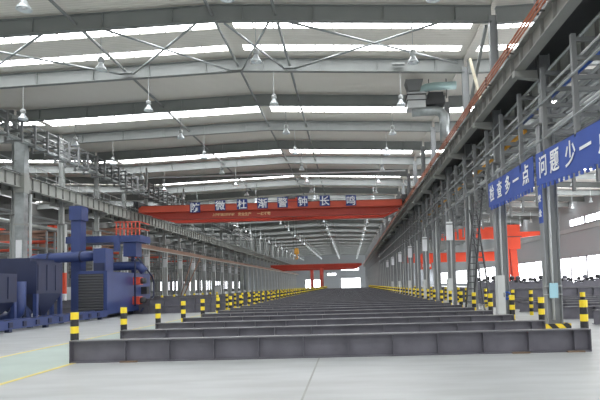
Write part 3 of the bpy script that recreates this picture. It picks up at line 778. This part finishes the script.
# ------------------------------------------------------------------ ladders
def ladder(a, b, w, label):
    a, b = Vector(a), Vector(b); t = thing('leaning_ladder', label, 'ladder', a)
    d = b - a; u = Vector((d.x, d.y, 0)); side = Vector((w / 2, .1, 0))
    for s in (-1, 1): MB().bar(side * s, d + side * s, .09, .06).build('rail', M['dark'], t)
    n = int(d.length / .32)
    for q in range(1, n): p = d * (q / n); MB().bar(p - side, p + side, .05, .05).build('rung', M['dark'], t)
ladder((5.95, 27.3, 0), (6.95, 28.0, 7.4), .42, 'tall grey ladder leaning up beside the second banner-side column')
ladder((7.4, 29.3, 0), (6.95, 29.9, 5.6), .4, 'shorter grey ladder crossing the tall one by the banner-side columns')
t = thing('wire_basket', 'small pale wire basket on the floor beside the banner-side column foot', 'basket', (6.0, 26.1, 0))
wb = MB()
for q in range(5):
    x = -.35 + .175 * q; wb.bar((x, -.2, .05), (x, -.2, .55), .02, .02); wb.bar((x, .2, .05), (x, .2, .55), .02, .02)
for z in (.05, .3, .55): wb.bar((-.36, -.2, z), (.36, -.2, z), .02, .02); wb.bar((-.36, .2, z), (.36, .2, z), .02, .02)
wb.build('wire_cage', M['pipe'], t); MB().box(-.35, .35, -.2, .2, 0, .04).build('tray', M['pipe'], t)

# ------------------------------------------------------------------ blue shot-blasting line at the left
t = thing('blasting_machine', 'big blue blasting machine with dark slatted door and red motors', 'machine', (0, 0, 0))
X0 = -14.5
hs = MB().box(-16.4, X0, 32.2, 39.0, .25, 2.8).build('housing', M['blue'], t)
MB().box(-16.35, X0, 32.05, 32.2, .2, 2.85).build('door_surround', M['blue'], t)
MB().box(-16.2, -14.72, 31.98, 32.05, .3, 2.68).build('slat_door', M['louvre'], t)
MB().box(-15.6, -14.85, 32.6, 33.7, 2.8, 4.25).build('inlet_box', M['blue'], t)
MB().box(-15.55, -14.9, 32.55, 32.6, 2.85, 3.35).build('inlet_hatch', M['darkblue'], t)
MB().box(-17.7, -17.08, 34, 34.7, 0, 6.9).build('elevator_tower', M['blue'], t)
MB().box(-17.78, -16.98, 33.9, 34.8, 6.2, 7.1).build('elevator_head', M['blue'], t)
MB().box(-18.9, -13.9, 35.6, 37.5, 4.85, 5.3).build('platform', M['blue'], t)
MB().box(-15.1, -14.25, 35.8, 36.8, 3.9, 4.85).build('support_box', M['blue'], t)
for x in (-18.6, -15.0): MB().bar((x, 37.2, .2 if x < -16 else 2.8), (x, 37.2, 4.85), .2, .2).build('platform_post', M['blue'], t)
rr = MB()
for q in range(7): rr.bar((-15.5 + .26 * q, 35.65, 5.3), (-15.5 + .26 * q, 35.65, 6.2), .06, .06)
for z in (5.75, 6.2): rr.bar((-15.6, 35.65, z), (-13.95, 35.65, z), .06, .06); rr.bar((-13.95, 35.65, z), (-13.95, 37.4, z), .06, .06)
rr.build('platform_railing', M['motor'], t)
def motor(yc, z, nm):
    m = MB().box(X0, X0 + .45, yc - .28, yc + .28, z - .26, z + .26).build('motor_housing', M['motor'], t)
    MB().tube([(X0 + .45, yc, z), (X0 + .75, yc, z)], .2, 12).build('motor', M['dark'], m, True)
motor(36.2, 2.25, 'a'); motor(36.1, .95, 'b')
MB().box(X0, X0 + .4, 37.3, 37.8, 1.35, 1.85).build('control_box', M['dark'], t)
MB().tube([(X0 + .3, 35.5, .6), (X0 + .3, 35.5, 3.6), (X0 + .3, 36.0, 3.8), (X0 + .3, 38.6, 2.6), (X0 + .3, 38.9, 2.2), (X0 + .3, 38.9, 1.2), (X0 + .3, 36.5, .2)], .06, 8).build('hose_pipe', M['darkblue'], t, True)
MB().tube([(-17.0, 36.6, 3.3), (-14.4, 36.6, 3.3), (-14.0, 36.6, 2.9)], .3, 12).build('round_drum', M['blue'], t, True)
MB().bar((-15.0, 34.6, 4.2), (-15.0, 34.6, 5.2), .3, .3).build('riser_post', M['blue'], t)
# roller conveyor
def conveyor(ya, yb, label):
    t = thing('roller_conveyor', label, 'conveyor', (0, 0, 0), None)
    for x in (-14.55, -15.3): MB().box(x, x + .12, ya, yb, .12, .5).build('side_frame', M['blue'], t)
    n = int(yb - ya)
    for q in range(n): MB().tube([(-15.17, ya + .5 + q, .38), (-14.56, ya + .5 + q, .38)], .1, 8).build('roller', M['dark'], t)
    for q in range(int((yb - ya) / 2.9) + 1):
        for x in (-14.49, -15.24): MB().box(x - .1, x + .1, ya + .2 + 2.8 * q, ya + .4 + 2.8 * q, 0, .12).build('foot', M['darkblue'], t)
    for q in range(n): MB().box(-14.43, -14.38, ya + .6 + q, ya + .85 + q, .2, .42).build('bearing_block', M['darkblue'], t)
conveyor(14, 31.9, 'long low blue roller conveyor on the floor feeding the blasting machine')
conveyor(39.1, 41, 'short blue roller conveyor leaving the far end of the blasting machine')
# dust collectors
def collector(x0, x1, y0, y1, zb, zt, label, mt):
    t = thing('dust_collector', label, 'dust collector', ((x0 + x1) / 2, (y0 + y1) / 2, 0), None)
    w, d = (x1 - x0) / 2, (y1 - y0) / 2
    b = MB().box(-w, w, -d, d, zb, zt).build('body', M[mt], t)
    for q in range(3):
        yy = -d + 2 * d * (q + .5) / 3; MB().box(w, w + .03, yy - d * .26, yy + d * .26, zb + .15, zt - .15).build('access_panel', M[mt], b)
    nh = 1
    for q in range(nh):
        ya, yb = -d + 2 * d * q / nh, -d + 2 * d * (q + 1) / nh; ym = (ya + yb) / 2
        MB().hexa([(-.15, ym - .15, zb - 1.1), (.15, ym - .15, zb - 1.1), (.15, ym + .15, zb - 1.1), (-.15, ym + .15, zb - 1.1)],
                  [(-w, ya, zb), (w, ya, zb), (w, yb, zb), (-w, yb, zb)]).build('hopper', M['darkblue'], t)
    for sx in (-1, 1):
        for sy in (-1, 1): MB().box(sx * w - .09 * (1 + sx), sx * w + .09 * (1 - sx), sy * d - .09 * (1 + sy), sy * d + .09 * (1 - sy), 0, zb).build('leg', M['blue'], t)
    return t
collector(-19.3, -17.0, 28.4, 30.8, 1.35, 3.5, 'dark blue dust collector with hopper beside the slatted door', 'darkblue')
collector(-16.4, -15.4, 26.3, 28.7, 1.6, 3.2, 'blue dust collector with hopper under the silver riser', 'darkblue')
collector(-17.5, -15.5, 22.6, 24.9, 1.25, 2.55, 'dark blue dust collector at the left edge of view', 'darkblue')
o = MB().tube([(-15.85, 25.6, 2.2), (-15.85, 25.6, 1.1), (-15.92, 25.6, .75), (-16.15, 25.6, .5), (-16.5, 25.6, .4), (-18.4, 25.6, .4)], .32, 14).build('elbow_duct', M['blue'], None, True); tag(o, 'fat blue elbow duct low between the dust collectors', 'duct')
# two brown poles leaning by the far machine-side columns
for x0_, x1_, nm in ((-22.2, -20.6, 'steeper'), (-21.9, -19.6, 'flatter')):
    o = MB().tube([(x0_, 70, .0), (x1_, 70.6, 5.6)], .07, 6).build('leaning_pole', M['brown'], None, True); tag(o, 'long brown pole leaning near the machine-side columns, the %s of two' % nm, 'pole')
t = thing('blue_duct', 'blue round duct running level from the dust collectors to the machine', 'duct', (0, 0, 0))
MB().tube([(-19.9, 33.2, 2.9), (-19.85, 33.2, 3.35), (-19.6, 33.2, 3.65), (-19.2, 33.2, 3.73), (-15.6, 33.2, 3.84)], .32, 14).build('tube', M['blue'], t, True)
for x in (-18.6, -16.6): MB().tube([(x - .05, 33.2, 3.75 + .03 * (x + 18.6)), (x + .05, 33.2, 3.75 + .03 * (x + 18.6))], .37, 14).build('flange', M['darkblue'], t)
# red and white post behind the machine
t = thing('marker_post', 'red and white post standing behind the dust collectors', 'post', (-20.6, 38.5, 0))
MB().box(-.18, .18, -.15, .15, 0, 1.5).build('lower_half', M['white'], t, label='white lower half'); MB().box(-.18, .18, -.15, .15, 1.5, 3.0).build('upper_half', M['orange'], t, label='red upper half')
MB().tube([(0, 0, 3.0), (0, 0, 4.6)], .04, 6).build('mast', M['dark'], t)
# storage racks in the bay behind the machine
def storage(yc, xa, xb, label):
    t = thing('storage_rack', label, 'storage rack', (0, yc, 0), 'storage racks in the bay behind the machine')
    n = int((xb - xa) / 2.6)
    for q in range(n + 1):
        x = xa + (xb - xa) * q / n; MB().bar((x, -.6, 0), (x, -.6, 6.6), .12, .12).bar((x, .6, 0), (x, .6, 6.6), .12, .12).build('upright', M['column'], t)
    for i, z in enumerate((1.2, 2.7, 4.2, 5.7, 6.5)):
        MB().box(xa, xb, -.66, -.58, z, z + .16).box(xa, xb, .58, .66, z, z + .16).build('shelf_beam', M['motor'] if i == 3 else M['brown' if i > 3 else 'rack'], t)
        MB().box(xa, xb, -.6, .6, z + .16, z + .19).build('shelf_deck', M['rack'], t)
for i, yy in enumerate((44, 52, 60, 70, 82)):
    storage(yy, -38, -24.6, 'tall storage rack with orange beams in the bay behind the machine, %s from the camera' % nth(i + 1))
for i in range(5):
    yy = (44, 52, 60, 70, 82)[i]
    for q in range(7):
        x = -37 + 1.8 * q; z = (2.89, 4.39, 5.89)[(q + i) % 3]; hh = .5 + .12 * ((q * 3 + i) % 4)
        tt = thing('stored_crate', 'crate on the %s storage rack of the bay behind the machine, %s from the left' % (nth(i + 1), nth(q + 1)), 'crate', (x, yy, z), 'crates on the storage racks')
        MB().box(-.55, .55, -.45, .45, 0, hh).build('crate_body', M[('rack', 'brown', 'girder', 'dark')[(q + i) % 4]], tt)
        MB().box(-.58, .58, -.48, .48, hh, hh + .05).build('lid', M['dark'], tt)

# ------------------------------------------------------------------ world, camera
w = bpy.data.worlds.new('sky'); SC.world = w; w.use_nodes = True
bg = w.node_tree.nodes['Background']; bg.inputs['Color'].default_value = (0.97, 0.98, 1.0, 1); bg.inputs['Strength'].default_value = 1.0

F, CX, CY, HC = 540.0, 339.0, 254.0, 1.7
cam = bpy.data.cameras.new('camera'); co = bpy.data.objects.new('camera', cam); COL.objects.link(co)
cam.sensor_width = 36; cam.lens = F / 600 * 36
cam.shift_x = (300 - CX) / 600; cam.shift_y = (CY - 200) / 600
cam.clip_end = 500
co.location = (0, 0, HC)
Rm = Matrix.Rotation(math.atan(10 / F), 4, 'Z') @ Matrix.Rotation(math.pi / 2 + math.atan(30 / F), 4, 'X') @ Matrix.Rotation(-math.radians(1.45), 4, 'Z')
co.rotation_euler = Rm.to_euler()
SC.camera = co
SC.view_settings.view_transform = 'Standard'; SC.view_settings.look = 'None'
SC.view_settings.exposure = 0.0; SC.view_settings.gamma = 1.0
